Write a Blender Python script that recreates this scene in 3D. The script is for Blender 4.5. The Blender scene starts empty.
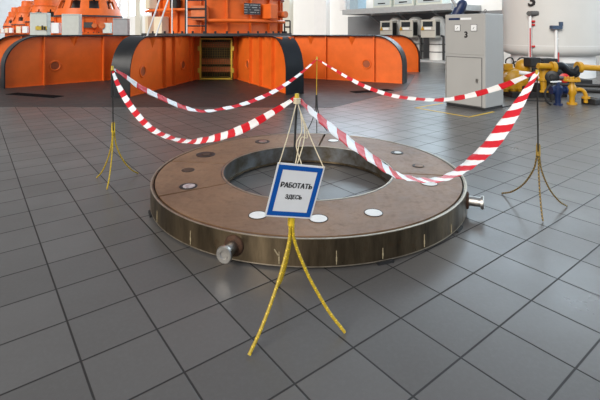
import bpy, bmesh, math, random
from mathutils import Vector, Matrix
random.seed(7)
C = bpy.context.scene.collection
R = math.radians
PI = math.pi

# ------------------------------------------------------------------ materials
def nodes(name):
    m = bpy.data.materials.new(name); m.use_nodes = True
    nt = m.node_tree; nt.nodes.clear()
    out = nt.nodes.new('ShaderNodeOutputMaterial')
    b = nt.nodes.new('ShaderNodeBsdfPrincipled')
    nt.links.new(b.outputs[0], out.inputs[0])
    return m, nt, b
def mixc(nt, fac, a, b):
    n = nt.nodes.new('ShaderNodeMix'); n.data_type = 'RGBA'
    for i, v in ((0, fac), (6, a), (7, b)):
        if hasattr(v, 'is_linked') or hasattr(v, 'links'): nt.links.new(v, n.inputs[i])
        elif isinstance(v, (int, float)): n.inputs[i].default_value = v
        else: n.inputs[i].default_value = (*v, 1)
    return n.outputs[2]
def noise(nt, scale, detail=4, rough=.6, coord='Object', vec=None):
    tc = nt.nodes.new('ShaderNodeTexCoord'); n = nt.nodes.new('ShaderNodeTexNoise')
    n.inputs['Scale'].default_value = scale; n.inputs['Detail'].default_value = detail
    n.inputs['Roughness'].default_value = rough
    nt.links.new(vec if vec else tc.outputs[coord], n.inputs['Vector'])
    return n.outputs['Fac']
def ramp(nt, src, lo, hi, a=0., b=1.):
    n = nt.nodes.new('ShaderNodeMapRange')
    for k, v in zip(('From Min', 'From Max', 'To Min', 'To Max'), (lo, hi, a, b)): n.inputs[k].default_value = v
    nt.links.new(src, n.inputs['Value']); return n.outputs[0]
def math_(nt, op, a, b=None):
    n = nt.nodes.new('ShaderNodeMath'); n.operation = op
    for i, v in ((0, a), (1, b)):
        if v is None: continue
        if isinstance(v, (int, float)): n.inputs[i].default_value = v
        else: nt.links.new(v, n.inputs[i])
    return n.outputs[0]
def mat(name, col, rough=.5, metal=0., var=.15, scale=6., bump=0., col2=None, spec=.5):
    m, nt, b = nodes(name)
    f = noise(nt, scale)
    c2 = col2 if col2 else tuple(max(0, c*(1-var)) for c in col)
    nt.links.new(mixc(nt, ramp(nt, f, .35, .65), c2, col), b.inputs['Base Color'])
    b.inputs['Metallic'].default_value = metal; b.inputs['Specular IOR Level'].default_value = spec
    nt.links.new(ramp(nt, f, .3, .7, max(.02, rough-.06), min(1, rough+.06)), b.inputs['Roughness'])
    if bump:
        bn = nt.nodes.new('ShaderNodeBump'); bn.inputs['Strength'].default_value = bump
        nt.links.new(f, bn.inputs['Height']); nt.links.new(bn.outputs[0], b.inputs['Normal'])
    return m
M = {}
M['orange'] = mat('orange_paint', (.76, .135, .014), .45, var=.13, scale=2.5, bump=.03, spec=.35)
M['orange_dull'] = mat('orange_old_paint', (.72, .17, .04), .5, var=.25, scale=3)
M['hole_shade'] = mat('shaded_hole_orange', (.36, .075, .015), .6, var=.25, scale=4)  # darker copy of the orange, shade of the arm holes put into colour
M['black'] = mat('black_paint', (.010, .012, .015), .38, var=.3, scale=3, spec=.3)
M['black_matt'] = mat('black_matt', (.015, .015, .016), .6, var=.3)
M['deck'] = mat('dark_deck', (.035, .035, .038), .6, var=.3)
M['yellow'] = mat('yellow_paint', (.52, .27, .008), .40, var=.15)
M['gate_yellow'] = mat('yellow_gate_paint', (.60, .42, .03), .5, var=.2)
M['blue_dull'] = mat('dull_blue_grey', (.05, .08, .14), .5)
M['wire'] = mat('dull_wire', (.20, .13, .02), .6, var=.3)
M['blue'] = mat('blue_paint', (.006, .020, .08), .4, var=.3)
M['red'] = mat('red_paint', (.55, .02, .02), .4)
M['grey_cab'] = mat('grey_cabinet_paint', (.37, .365, .35), .45, var=.04, scale=2)
M['grey_side'] = mat('grey_panel_seam', (.10, .10, .10), .6)
M['pale'] = mat('pale_green_grey_paint', (.60, .64, .58), .5, var=.06)
M['blue_pale'] = mat('pale_blue_grey_paint', (.50, .58, .60), .5, var=.06)
M['cream'] = mat('cream_paint', (.80, .70, .52), .5, var=.06)
M['white'] = mat('white_paint', (.78, .79, .79), .4, var=.04, scale=1.5)
M['tank'] = mat('tank_white_paint', (.62, .62, .60), .38, var=.05, scale=.8)
M['wall'] = mat('white_plaster', (.80, .81, .80), .8, var=.04, scale=.6)
M['beige'] = mat('beige_plaster', (.62, .60, .52), .8, var=.06, scale=1)
M['grey_wall'] = mat('grey_wall_paint', (.22, .23, .24), .6, var=.1, scale=1)
M['steel_grey'] = mat('grey_steel_beam', (.40, .42, .43), .45, var=.1)
M['blue_grey'] = mat('blue_grey_paint', (.35, .47, .55), .45, var=.1)
M['box_grey'] = mat('warm_grey_box_paint', (.46, .45, .40), .45, var=.06)
M['dark_glass'] = mat('dark_display', (.02, .025, .03), .2)
M['lid'] = mat('pale_plastic_cover', (.74, .74, .72), .5, var=.1, scale=20)
M['worn_lid'] = mat('scorched_cover', (.55, .50, .50), .4, var=.6, scale=22, col2=(.18, .13, .13))
M['chrome'] = mat('worn_bright_steel', (.50, .48, .45), .32, metal=1., var=.35, scale=9)
M['rust'] = mat('rusty_steel', (.09, .042, .022), .75, metal=.3, var=.5, scale=30, bump=.15)
M['burnt'] = mat('burnt_socket', (.035, .03, .03), .5, metal=.5, var=.5, scale=30)
M['string'] = mat('cream_cord', (.70, .60, .42), .8, var=.25, scale=60)
M['rod'] = mat('black_rod', (.018, .017, .016), .5, var=.3)
M['sign_white'] = mat('sign_white', (.70, .71, .72), .6, var=.03, scale=15)
M['sign_blue'] = mat('sign_blue', (.006, .085, .36), .75, var=.08, spec=.12)
M['ink'] = mat('black_ink', (.012, .012, .013), .5)
M['mark_yellow'] = mat('yellow_floor_paint', (.72, .47, .03), .5, var=.25, scale=12)
M['weld'] = mat('pale_weld_scratch', (.38, .31, .19), .5, var=.3, scale=60)
def engraved_mat():
    m, nt, b = nodes('engraved_black_plate')
    tc = nt.nodes.new('ShaderNodeTexCoord'); sp = nt.nodes.new('ShaderNodeSeparateXYZ'); nt.links.new(tc.outputs['Object'], sp.inputs[0])
    ln = math_(nt, 'LESS_THAN', math_(nt, 'FRACT', math_(nt, 'MULTIPLY', sp.outputs[2], 11.)), .35)
    g = math_(nt, 'MULTIPLY', ln, math_(nt, 'GREATER_THAN', noise(nt, 9, 2), .47))
    nt.links.new(mixc(nt, g, (.02, .02, .022), (.3, .3, .28)), b.inputs['Base Color']); return m
M['engraved'] = engraved_mat()
M['grout_dark'] = mat('dark_grate', (.006, .006, .007), .8, spec=.05)

def stripes(name, a, b, freq, duty, slant, rough=.5, transl=0.):
    """bands along the U coordinate (metres of length)"""
    m, nt, bs = nodes(name)
    uv = nt.nodes.new('ShaderNodeTexCoord'); sx = nt.nodes.new('ShaderNodeSeparateXYZ')
    nt.links.new(uv.outputs['UV'], sx.inputs[0])
    t = math_(nt, 'MULTIPLY_ADD', sx.outputs[1], slant); t.node.inputs[2].default_value = 0
    t = math_(nt, 'ADD', sx.outputs[0], t)
    t = math_(nt, 'FRACT', math_(nt, 'MULTIPLY', t, freq))
    t = math_(nt, 'LESS_THAN', t, duty)
    nt.links.new(mixc(nt, t, a, b), bs.inputs['Base Color'])
    bs.inputs['Roughness'].default_value = rough
    if transl:
        bs.inputs['Transmission Weight'].default_value = 0
        bs.inputs['Subsurface Weight'].default_value = transl
        bs.inputs['Subsurface Radius'].default_value = (.02, .01, .01)
    return m
M['tape'] = stripes('red_white_tape', (.62, .010, .020), (.86, .85, .84), 1/.19, .5, .85, .35, .3)
M['legwrap'] = stripes('yellow_black_wrapped_rod', (.40, .27, .010), (.70, .47, .016), 24, .14, .4, .5)
M['legwrap_old'] = stripes('brown_yellow_wrapped_rod', (.09, .06, .015), (.33, .21, .035), 30, .35, .6, .5)

# tiled floor: square tiles laid at 37.6 degrees
PSI, TS, TX, TY = .6559, .4016, -1.1777, -5.2349
def floor_mat():
    m, nt, b = nodes('grey_floor_tiles')
    tc = nt.nodes.new('ShaderNodeTexCoord')
    mp = nt.nodes.new('ShaderNodeMapping')
    mp.inputs['Scale'].default_value = (1/TS,)*3
    mp.inputs['Rotation'].default_value = (0, 0, -PSI)
    mp.inputs['Location'].default_value = (TX, TY, 0)
    nt.links.new(tc.outputs['Object'], mp.inputs['Vector'])
    sx = nt.nodes.new('ShaderNodeSeparateXYZ'); nt.links.new(mp.outputs[0], sx.inputs[0])
    masks = []
    for i in (0, 1):
        f = math_(nt, 'FRACT', math_(nt, 'ADD', sx.outputs[i], .5))
        d = math_(nt, 'ABSOLUTE', math_(nt, 'SUBTRACT', f, .5))
        masks.append(ramp(nt, d, .010, .017))
    tile = math_(nt, 'MINIMUM', masks[0], masks[1])
    fl = nt.nodes.new('ShaderNodeVectorMath'); fl.operation = 'FLOOR'
    nt.links.new(mp.outputs[0], fl.inputs[0])
    wn = nt.nodes.new('ShaderNodeTexWhiteNoise'); nt.links.new(fl.outputs[0], wn.inputs['Vector'])
    n1 = noise(nt, 1.3, 5, .6); n2 = noise(nt, 40, 3, .7); n3 = noise(nt, 5, 6, .7)
    base = mixc(nt, wn.outputs['Value'], (.086, .081, .077), (.112, .106, .101))
    base = mixc(nt, ramp(nt, n1, .35, .7, 0, .45), base, (.080, .073, .068))
    base = mixc(nt, ramp(nt, n2, .45, .75, 0, .22), base, (.14, .138, .135))
    base = mixc(nt, ramp(nt, n3, .66, .85, 0, .35), base, (.042, .037, .033))
    col = mixc(nt, tile, (.013, .011, .010), base)
    nt.links.new(col, b.inputs['Base Color'])
    r = math_(nt, 'ADD', ramp(nt, n1, .3, .7, .27, .37), ramp(nt, tile, 0, 1, .35, 0))
    nt.links.new(r, b.inputs['Roughness'])
    bp = nt.nodes.new('ShaderNodeBump'); bp.inputs['Strength'].default_value = .35; bp.inputs['Distance'].default_value = .004
    h = math_(nt, 'ADD', tile, math_(nt, 'MULTIPLY', n2, .05))
    nt.links.new(h, bp.inputs['Height']); nt.links.new(bp.outputs[0], b.inputs['Normal'])
    return m
M['floor'] = floor_mat()
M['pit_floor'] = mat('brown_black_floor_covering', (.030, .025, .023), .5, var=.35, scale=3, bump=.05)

def plate_mat():
    m, nt, b = nodes('brown_primer_plate')
    n1 = noise(nt, 2.2, 6, .65); n2 = noise(nt, 9, 5, .7); n3 = noise(nt, 45, 3, .7)
    c = mixc(nt, ramp(nt, n1, .3, .7), (.125, .066, .034), (.235, .134, .072))
    c = mixc(nt, ramp(nt, n2, .52, .72, 0, .6), c, (.095, .047, .026))
    c = mixc(nt, ramp(nt, n3, .6, .8, 0, .25), c, (.33, .21, .14))
    nt.links.new(c, b.inputs['Base Color'])
    nt.links.new(ramp(nt, n2, .3, .7, .42, .60), b.inputs['Roughness'])
    bp = nt.nodes.new('ShaderNodeBump'); bp.inputs['Strength'].default_value = .06
    nt.links.new(n3, bp.inputs['Height']); nt.links.new(bp.outputs[0], b.inputs['Normal'])
    return m
M['plate'] = plate_mat()
def rim_mat():
    m, nt, b = nodes('tarnished_steel_band')
    tc = nt.nodes.new('ShaderNodeTexCoord'); mp = nt.nodes.new('ShaderNodeMapping')
    mp.inputs['Scale'].default_value = (1, 1, .18); nt.links.new(tc.outputs['Object'], mp.inputs[0])
    n1 = noise(nt, 5, 5, .65, vec=mp.outputs[0]); n2 = noise(nt, 26, 4, .7, vec=mp.outputs[0]); n3 = noise(nt, 7, 5, .7)
    c = mixc(nt, ramp(nt, n1, .3, .7), (.050, .038, .025), (.22, .165, .10))
    c = mixc(nt, ramp(nt, n2, .55, .75, 0, .6), c, (.09, .065, .04))
    c = mixc(nt, ramp(nt, n3, .58, .72, 0, .5), c, (.12, .06, .025))
    nt.links.new(c, b.inputs['Base Color']); b.inputs['Metallic'].default_value = .9
    nt.links.new(ramp(nt, n2, .3, .7, .27, .46), b.inputs['Roughness'])
    return m
M['rim'] = rim_mat()
M['rim_edge'] = mat('bright_steel_edge', (.42, .36, .28), .4, metal=.8, var=.3, scale=15)
M['inner'] = mat('inner_dark_steel', (.15, .155, .16), .40, metal=.6, var=.6, scale=6, col2=(.07, .055, .035))

def emis(name, col, s):
    m, nt, b = nodes(name)
    b.inputs['Base Color'].default_value = (*col, 1)
    b.inputs['Emission Color'].default_value = (*col, 1); b.inputs['Emission Strength'].default_value = s
    return m
M['daylight'] = emis('daylit_window_pane', (.70, .87, 1.0), 4.2)

# ------------------------------------------------------------------ mesh helpers
OFF = {}
def thing(name, label, cat, loc=(0, 0, 0), group=None):
    o = bpy.data.objects.new(name, None); C.objects.link(o)
    o.location = loc; o.empty_display_size = .1
    OFF[o.name] = Vector(loc); return tag(o, label, cat, group)
def tag(o, label=None, cat=None, group=None, kind=None):
    if label: o['label'] = label
    if cat: o['category'] = cat
    if group: o['group'] = group
    if kind: o['kind'] = kind
    return o
def obj(name, bm, m, parent=None, smooth=False, bevel=0., origin=None, label=None):
    """link bm (world coordinates) as ONE mesh object"""
    bmesh.ops.recalc_face_normals(bm, faces=bm.faces[:])
    if parent is not None: off = OFF[parent.name]
    else:
        xs = [v.co for v in bm.verts]
        off = Vector(origin) if origin else Vector(((min(v.x for v in xs)+max(v.x for v in xs))/2, (min(v.y for v in xs)+max(v.y for v in xs))/2, min(v.z for v in xs)))
    bmesh.ops.translate(bm, verts=bm.verts[:], vec=-off)
    me = bpy.data.meshes.new(name); bm.to_mesh(me); bm.free()
    me.materials.append(M[m] if isinstance(m, str) else m)
    if smooth: me.polygons.foreach_set('use_smooth', [True]*len(me.polygons))
    o = bpy.data.objects.new(name, me); C.objects.link(o)
    if parent is not None: o.parent = parent
    else: o.location = off
    OFF[o.name] = off
    if smooth:
        e = o.modifiers.new('EdgeSplit', 'EDGE_SPLIT'); e.split_angle = R(40)
    if bevel:
        b = o.modifiers.new('Bevel', 'BEVEL'); b.width = bevel; b.segments = 2; b.limit_method = 'ANGLE'
    if label: o['label'] = label
    return o
def struct(name, bm, m, **k):
    return tag(obj(name, bm, m, **k), kind='structure')
def BM(): return bmesh.new()
def box(bm, c, s, rz=0., mtx=None):
    t = Matrix.Translation(c) @ (mtx.to_4x4() if mtx else Matrix.Rotation(rz, 4, 'Z')) @ Matrix.Diagonal((s[0], s[1], s[2], 1))
    bmesh.ops.create_cube(bm, size=1, matrix=t); return bm
def frame(d):
    d = Vector(d).normalized(); a = Vector((0, 0, 1)) if abs(d.z) < .9 else Vector((1, 0, 0))
    u = d.cross(a).normalized(); return d, u, d.cross(u)
def cyl(bm, p0, p1, r0, r1=None, seg=24):
    p0, p1 = Vector(p0), Vector(p1); r1 = r0 if r1 is None else r1
    d, u, v = frame(p1-p0)
    A = [bm.verts.new(p0+(u*math.cos(2*PI*i/seg)+v*math.sin(2*PI*i/seg))*r0) for i in range(seg)]
    B = [bm.verts.new(p1+(u*math.cos(2*PI*i/seg)+v*math.sin(2*PI*i/seg))*r1) for i in range(seg)]
    for i in range(seg): bm.faces.new((A[i], A[(i+1) % seg], B[(i+1) % seg], B[i]))
    bm.faces.new(A[::-1]); bm.faces.new(B); return bm
def revolve(bm, p0, axis, prof, seg=32):
    """closed solid of revolution: prof = [(distance along the axis, radius)]"""
    p0 = Vector(p0); d, u, v = frame(axis); rings = []
    for h, r in prof:
        c = p0+d*h
        if r < 1e-5: rings.append([bm.verts.new(c)]); continue
        rings.append([bm.verts.new(c+(u*math.cos(2*PI*i/seg)+v*math.sin(2*PI*i/seg))*r) for i in range(seg)])
    for a, b in zip(rings, rings[1:]):
        for i in range(seg):
            j = (i+1) % seg
            if len(a) == 1 and len(b) == 1: continue
            if len(a) == 1: bm.faces.new((a[0], b[i], b[j]))
            elif len(b) == 1: bm.faces.new((a[i], a[j], b[0]))
            else: bm.faces.new((a[i], a[j], b[j], b[i]))
    if len(rings[0]) > 1: bm.faces.new(rings[0][::-1])
    if len(rings[-1]) > 1: bm.faces.new(rings[-1])
    return bm
def sector(bm, c, prof, a0, a1, seg=48):
    """ring section swept about the z axis; prof = closed polygon [(radius, z)]"""
    full = abs(a1-a0-2*PI) < 1e-4; n = seg if full else seg+1; rs = []
    for k in range(n):
        a = a0+(a1-a0)*k/seg
        rs.append([bm.verts.new((c[0]+r*math.cos(a), c[1]+r*math.sin(a), z)) for r, z in prof])
    m = len(prof)
    for k in range(seg):
        A, B = rs[k], rs[(k+1) % n]
        for i in range(m): bm.faces.new((A[i], A[(i+1) % m], B[(i+1) % m], B[i]))
    if not full: bm.faces.new(rs[0][::-1]); bm.faces.new(rs[-1])
    return bm
def spline(pts, n=10):
    P = [Vector(p) for p in pts]; P = [P[0]*2-P[1]]+P+[P[-1]*2-P[-2]]; out = []
    for i in range(1, len(P)-2):
        for k in range(n):
            t = k/n
            out.append(.5*((2*P[i])+(P[i+1]-P[i-1])*t+(2*P[i-1]-5*P[i]+4*P[i+1]-P[i+2])*t*t+(3*P[i]-P[i-1]-3*P[i+1]+P[i+2])*t**3))
    out.append(P[-2]); return out
def tube(bm, pts, r, seg=8, uv=False, r_end=None):
    pts = [Vector(p) for p in pts]; rings = []; ln = [0.]
    ul = bm.loops.layers.uv.verify() if uv else None
    d0, u, v = frame(pts[1]-pts[0])
    for i, p in enumerate(pts):
        d = (pts[min(i+1, len(pts)-1)]-pts[max(i-1, 0)]).normalized()
        u = (u-d*u.dot(d)).normalized(); v = d.cross(u)
        rr = r if r_end is None else r+(r_end-r)*i/(len(pts)-1)
        rings.append([bm.verts.new(p+(u*math.cos(2*PI*k/seg)+v*math.sin(2*PI*k/seg))*rr) for k in range(seg)])
        if i: ln.append(ln[-1]+(p-pts[i-1]).length)
    for i in range(len(rings)-1):
        for k in range(seg):
            f = bm.faces.new((rings[i][k], rings[i][(k+1) % seg], rings[i+1][(k+1) % seg], rings[i+1][k]))
            if uv:
                for l, (a, b) in zip(f.loops, ((i, k), (i, k+1), (i+1, k+1), (i+1, k))): l[ul].uv = (ln[a], b/seg*.03)
    bm.faces.new(rings[0][::-1]); bm.faces.new(rings[-1]); return bm
def prism(bm, poly, o, ax, ay, depth):
    """polygon in the plane (o, ax, ay), extruded by the vector depth"""
    o, ax, ay, dp = Vector(o), Vector(ax), Vector(ay), Vector(depth)
    A = [bm.verts.new(o+ax*x+ay*y) for x, y in poly]; B = [bm.verts.new(q.co+dp) for q in A]; n = len(A)
    for i in range(n): bm.faces.new((A[i], A[(i+1) % n], B[(i+1) % n], B[i]))
    bm.faces.new(A[::-1]); bm.faces.new(B); return bm
def text_bm(s, size, mtx, bold=.0, ext=.001, squash=1.):
    cu = bpy.data.curves.new('lettering', 'FONT'); cu.body = s; cu.size = size; cu.align_x = 'CENTER'; cu.align_y = 'CENTER'
    cu.offset = bold; cu.extrude = ext; cu.resolution_u = 3
    o = bpy.data.objects.new('lettering', cu); C.objects.link(o)
    dg = bpy.context.evaluated_depsgraph_get(); me = bpy.data.meshes.new_from_object(o.evaluated_get(dg))
    bm = bmesh.new(); bm.from_mesh(me)
    bpy.data.objects.remove(o); bpy.data.curves.remove(cu); bpy.data.meshes.remove(me)
    bm.transform(mtx @ Matrix.Diagonal((squash, 1, 1, 1))); return bm
def basis(o, x, y):
    x = Vector(x).normalized(); y = Vector(y); y = (y-x*y.dot(x)).normalized(); z = x.cross(y)
    m = Matrix((x, y, z)).transposed().to_4x4(); m.translation = Vector(o); return m

# ------------------------------------------------------------------ the hall
struct('floor', box(BM(), (-20, 50, -.1), (200, 180, .2)), 'floor', origin=(0, 0, 0))
GC = Vector((-3.4, 18.1, 0))                       # axis of the nearest generating set
bm = BM()
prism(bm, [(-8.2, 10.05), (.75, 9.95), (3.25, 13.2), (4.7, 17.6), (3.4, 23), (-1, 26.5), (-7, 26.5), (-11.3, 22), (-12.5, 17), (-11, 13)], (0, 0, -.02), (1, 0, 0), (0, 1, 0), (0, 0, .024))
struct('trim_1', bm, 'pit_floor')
U = Vector((-.6, .8, 0)); N = Vector((.8, .6, 0))  # direction of the long wall and its outward normal
W_ANG = math.atan2(.8, -.6)
def wp(px, dist):                                  # point on a line parallel to the wall; px = x/y ratio
    y = dist/(.8*px+.6); return Vector((px*y, y, 0))
WB = N*24
def along(s, d=0, z=0): return WB+U*s+N*d+Vector((0, 0, z))
bm = BM()
box(bm, along(60, .3, 2.4), (190, .6, 4.8), W_ANG)
box(bm, along(60, .3, 14.2), (190, .6, 1.6), W_ANG)
for k in range(15): box(bm, along(-34+k*13.6, .3, 9.0), (2.2, .6, 8.8), W_ANG)
struct('wall_back', bm, 'wall')
struct('wall_left', box(BM(), along(150, -45, 7.5), (.6, 90, 15), W_ANG), 'wall')
for k in range(14):
    s = -27.2+k*13.6
    w = obj('window_%d' % (k+1), box(BM(), along(s, .4, 9.1), (11.4, .04, 8.6), W_ANG), 'daylight'); tag(w, kind='structure')
    f = BM()
    for j in range(5): box(f, along(s-5.6+j*2.8, .33, 9.1), (.14, .1, 8.6), W_ANG)
    for j in range(4): box(f, along(s, .33, 4.9+j*2.8), (11.4, .1, .14), W_ANG)
    obj('window_frame', f, 'white', w)
for k, (px, wd, m) in enumerate((((289.5-300)/432, 1.25, 'beige'), ((140-300)/432, 2.8, 'beige'), ((122-300)/432, 2.0, 'white'), ((324-300)/432, 1.6, 'white'))):
    p = wp(px, 24)
    struct('trim_%d' % (k+2), box(BM(), p-N*.2+Vector((0, 0, 7)), (wd, .5, 14), W_ANG), m)
# dark painted wall below the gallery and low plinth for the filters
a, b = wp(.112, 23.9), wp(.47, 23.9)
struct('trim_6', box(BM(), (a+b)/2+Vector((0, 0, 1.5)), ((b-a).length, .12, 3.0), W_ANG), 'grey_wall')
a, b = wp(.13, 22), wp(.40, 22)
struct('trim_7', box(BM(), (a+b)/2+Vector((0, 0, .05)), ((b-a).length, 1.9, .1), W_ANG), 'steel_grey')
g = thing('gallery', 'grey steel gallery platform carrying cabinets along the back wall', 'platform', wp(.22, 22.4))
a, b = wp(.0995, 21), wp(.352, 21)
mid = (a+b)/2
obj('floor_slab', box(BM(), mid+N*1.48+Vector((0, 0, 3.28)), ((b-a).length, 2.9, .1), W_ANG), 'steel_grey', g)
obj('edge_beam', box(BM(), mid+Vector((0, 0, 3.17)), ((b-a).length, .14, .36), W_ANG), 'steel_grey', g)
for q in (a, b):
    obj('end_beam', box(BM(), q+N*1.45+Vector((0, 0, 3.11)), (.14, 2.7, .24), W_ANG), 'steel_grey', g)
obj('brace', tube(BM(), [b+Vector((0, 0, 3.0)), b+N*2.2+Vector((0, 0, 1.0))], .06), 'steel_grey', g)
for k in range(3):
    obj('bracket', tube(BM(), [a+(b-a)*(.2+k*.3)+N*.3+Vector((0, 0, 3.2)), a+(b-a)*(.2+k*.3)+N*2.8+Vector((0, 0, 1.9))], .05), 'steel_grey', g)
names = ['pale grey cabinet at the left of the row on the gallery', 'pale grey cabinet in the middle of the row on the gallery', 'wide pale grey cabinet at the right end of the gallery']
for k, (p0, p1) in enumerate(((377, 395), (397.5, 417.5), (420, 446))):
    c = wp(((p0+p1)/2-300)/432, 21.6); w = (wp((p0-300)/432, 21.6)-wp((p1-300)/432, 21.6)).length
    t = thing('electrical_cabinet', names[k], 'cabinet', c+Vector((0, 0, 3.33)), 'cabinets on the gallery')
    obj('body', box(BM(), c+Vector((0, 0, 3.95)), (w, .8, 1.24), W_ANG), 'pale', t, bevel=.02)
    obj('door', box(BM(), c-N*.41+Vector((0, 0, 4.0)), (w*.86, .04, 1.0), W_ANG), 'blue_pale', t)
    obj('nameplate', box(BM(), c-N*.44+Vector((0, 0, 3.62)), (w*.4, .02, .07), W_ANG), 'dark_glass', t)
for px, m, lb in ((346.5, 'white', 'small white cabinet at the left end of the gallery'), (358, 'blue_grey', 'blue grey cabinet next to the small white one on the gallery')):
    c = wp((px-300)/432, 21.6)
    t = thing('electrical_cabinet', lb, 'cabinet', c+Vector((0, 0, 3.33)), 'cabinets on the gallery')
    w = .62 if m == 'white' else .85
    obj('body', box(BM(), c+Vector((0, 0, 3.95)), (w, .8, 1.24), W_ANG), m, t, bevel=.02)
    obj('door', box(BM(), c-N*.41+Vector((0, 0, 4.0)), (w*.8, .03, 1.0), W_ANG), m, t)
# filter tanks and their control boxes
lab = ['left', 'middle', 'right']
for k, px in enumerate((396, 415.5, 437.5)):
    c = wp((px-300)/432, 22)
    t = thing('filter_tank', 'white upright cylindrical tank under the gallery, %s one of three' % lab[k], 'tank', c+Vector((0, 0, .1)), 'upright tanks under the gallery')
    obj('body', revolve(BM(), c+Vector((0, 0, .1)), (0, 0, 1), [(0, .47), (2.1, .47), (2.45, .40), (2.6, .22), (2.62, 0)]), 'tank', t, smooth=True)
    for z in (.55, 1.0):
        obj('band', cyl(BM(), c+Vector((0, 0, z)), c+Vector((0, 0, z+.06)), .485), 'grey_side', t)
    q = c-N*.3-U*.62
    obj('drain_pipe', tube(BM(), [q+Vector((0, 0, .12)), q+Vector((0, 0, 1.5)), c+Vector((0, 0, 1.6))], .07), 'black_matt', t)
for k, px in enumerate((388.5, 408.5, 430.5)):
    c = wp((px-300)/432, 21.13); zc = 1.95
    t = thing('control_box', 'grey box with dark display and yellow warning sticker, %s of three' % lab[k], 'control box', c+Vector((0, 0, zc-.5)), 'control boxes on the tanks')
    obj('housing', box(BM(), c+Vector((0, 0, zc)), (1.0, .5, 1.05), W_ANG), 'box_grey', t, bevel=.03)
    F_ = c-N*.26
    obj('display', box(BM(), F_+Vector((0, 0, zc+.27)), (.66, .03, .3), W_ANG), 'dark_glass', t)
    obj('label_strip', box(BM(), F_+Vector((0, 0, zc+.02)), (.46, .02, .14), W_ANG), 'white', t)
    tri = BM(); prism(tri, [(-.13, -.1), (.13, -.1), (0, .14)], F_+U*.36+Vector((0, 0, zc+.02)), -U, (0, 0, 1), -N*.015)
    obj('warning_sticker', tri, 'yellow', t)
    obj('seam', box(BM(), F_+Vector((0, 0, zc-.1)), (.98, .012, .02), W_ANG), 'grey_side', t)
    obj('black_side_panel', box(BM(), c-U*.5+Vector((0, 0, zc)), (.03, .36, .8), W_ANG), 'black_matt', t)  # flat black panel over most of the right side face
    obj('bracket', box(BM(), c+N*.33+Vector((0, 0, zc)), (.3, .3, .3), W_ANG), 'steel_grey', t)

# ------------------------------------------------------------------ the nearest generating set
gen = thing('generating_set', 'nearest large orange generator with radial black-capped arms on the floor', 'generator', GC)
AW, AH, AR = .55, 1.63, 1.0
def outline(L, ins=0.):
    r = AR-ins; p = [(ins, 0)]
    for k in range(13):
        a = PI-PI/2*k/12; p.append((AR+r*math.cos(a), AH-AR+r*math.sin(a)))
    p.append((L, AH-ins)); return p
def ztop(t):
    if t >= AR: return AH-.03
    return AH-AR+math.sqrt(max(0, (AR-.03)**2-(AR-t)**2))
def make_arm(tip, ang, L, stiff, guss, holes):
    d = Vector((math.cos(R(ang)), math.sin(R(ang)), 0)); n = Vector((-d.y, d.x, 0)); T = Vector((tip[0], tip[1], 0)); Z = Vector((0, 0, 1))
    bm = BM(); p = outline(L, .03)+[(L, 0)]
    wi = AW/2-.14
    for s in (-1, 1): prism(bm, p, T+n*(s*wi-.015), d, Z, n*.03)
    for s in (-1, 1):
        for t in stiff:
            h = ztop(t); box(bm, T+d*t+n*s*(wi+.06)+Z*h/2, (.035, .12, h), R(ang))
        for t in guss:
            A = [T+d*(t-.19)+n*s*wi+Z*1.6, T+d*(t+.19)+n*s*wi+Z*1.6, T+d*t+n*s*wi+Z*1.22, T+d*t+n*s*(AW/2-.005)+Z*1.6]
            v = [bm.verts.new(q) for q in A]
            for f in ((0, 1, 2), (0, 1, 3), (1, 2, 3), (0, 2, 3)): bm.faces.new([v[i] for i in f])
        box(bm, T+d*(L/2+.02)+n*s*(wi+.03)+Z*.015, (L, .07, .03), R(ang))
    arm = obj('arm', bm, 'orange', gen)
    fl = BM(); o = outline(L); i_ = outline(L, .035)
    prism(fl, o+i_[::-1], T-n*AW/2, d, Z, n*AW)
    obj('flange', fl, 'black', arm, label='black curved edge plate', smooth=True)
    for s in (-1, 1):
        for t in holes:
            c = T+d*t+n*s*wi+Z*.62; e = BM(); nn = n*s
            pts = [c+nn*.02+(d*math.cos(2*PI*k/24)+Z*math.sin(2*PI*k/24))*.155 for k in range(25)]
            tube(e, pts, .028, 8)
            obj('lifting_eye', e, 'orange', arm)
            obj('hole', cyl(BM(), c, c+nn*.021, .125), 'hole_shade', arm)  # solid disc, its dark colour stands for the shaded hole
    return arm
make_arm((-9.30, 13.48), 45, 5.4, (1.12, 3.0, 4.5), (2.05, 3.8), (1.45,))
make_arm((-4.77, 11.46), 80, 4.75, (2.05, 2.7, 4.0), (1.4, 3.2), (.86, 3.45))
make_arm((-.14, 12.08), 117, 4.7, (1.1, 2.1, 3.0), (.72, 1.6), (3.4,))
make_arm((3.58, 14.72), 152.5, 5.4, (1.02, 2.85, 4.2), (1.87, 3.5), (1.32,))
make_arm((5.22, 19.15), 187, 6.2, (1.3, 3.0), (2.1,), ())
make_arm((-11.8, 16.4), 11.4, 6.3, (1.2, 3.1), (2.2,), ())
# hub with an opening in front, dark inside
a0, a1 = R(-81+15), R(-81-15+360)
obj('hub_wall', sector(BM(), GC, [(2.34, 0), (2.34, 1.6), (2.26, 1.6), (2.26, 0)], a0, a1, 60), 'orange', gen, smooth=True)
obj('deck', revolve(BM(), GC+Vector((0, 0, 1.60)), (0, 0, 1), [(0, 2.75), (0, 3.05), (.1, 3.05), (.1, 0)], 72), 'deck', gen, smooth=True)
for z, y in ((.32, 16.6), (.62, 16.7), (1.25, 16.9)):
    obj('inner_beam', box(BM(), (GC.x+.35, y, z), (1.5, .25, .2)), 'orange_dull', gen)
obj('inner_drum', cyl(BM(), GC+Vector((0, 0, 0)), GC+Vector((0, 0, 1.55)), 1.0, seg=40), 'black_matt', gen, smooth=True)  # drum coloured black to imitate the shade inside the hub
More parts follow.
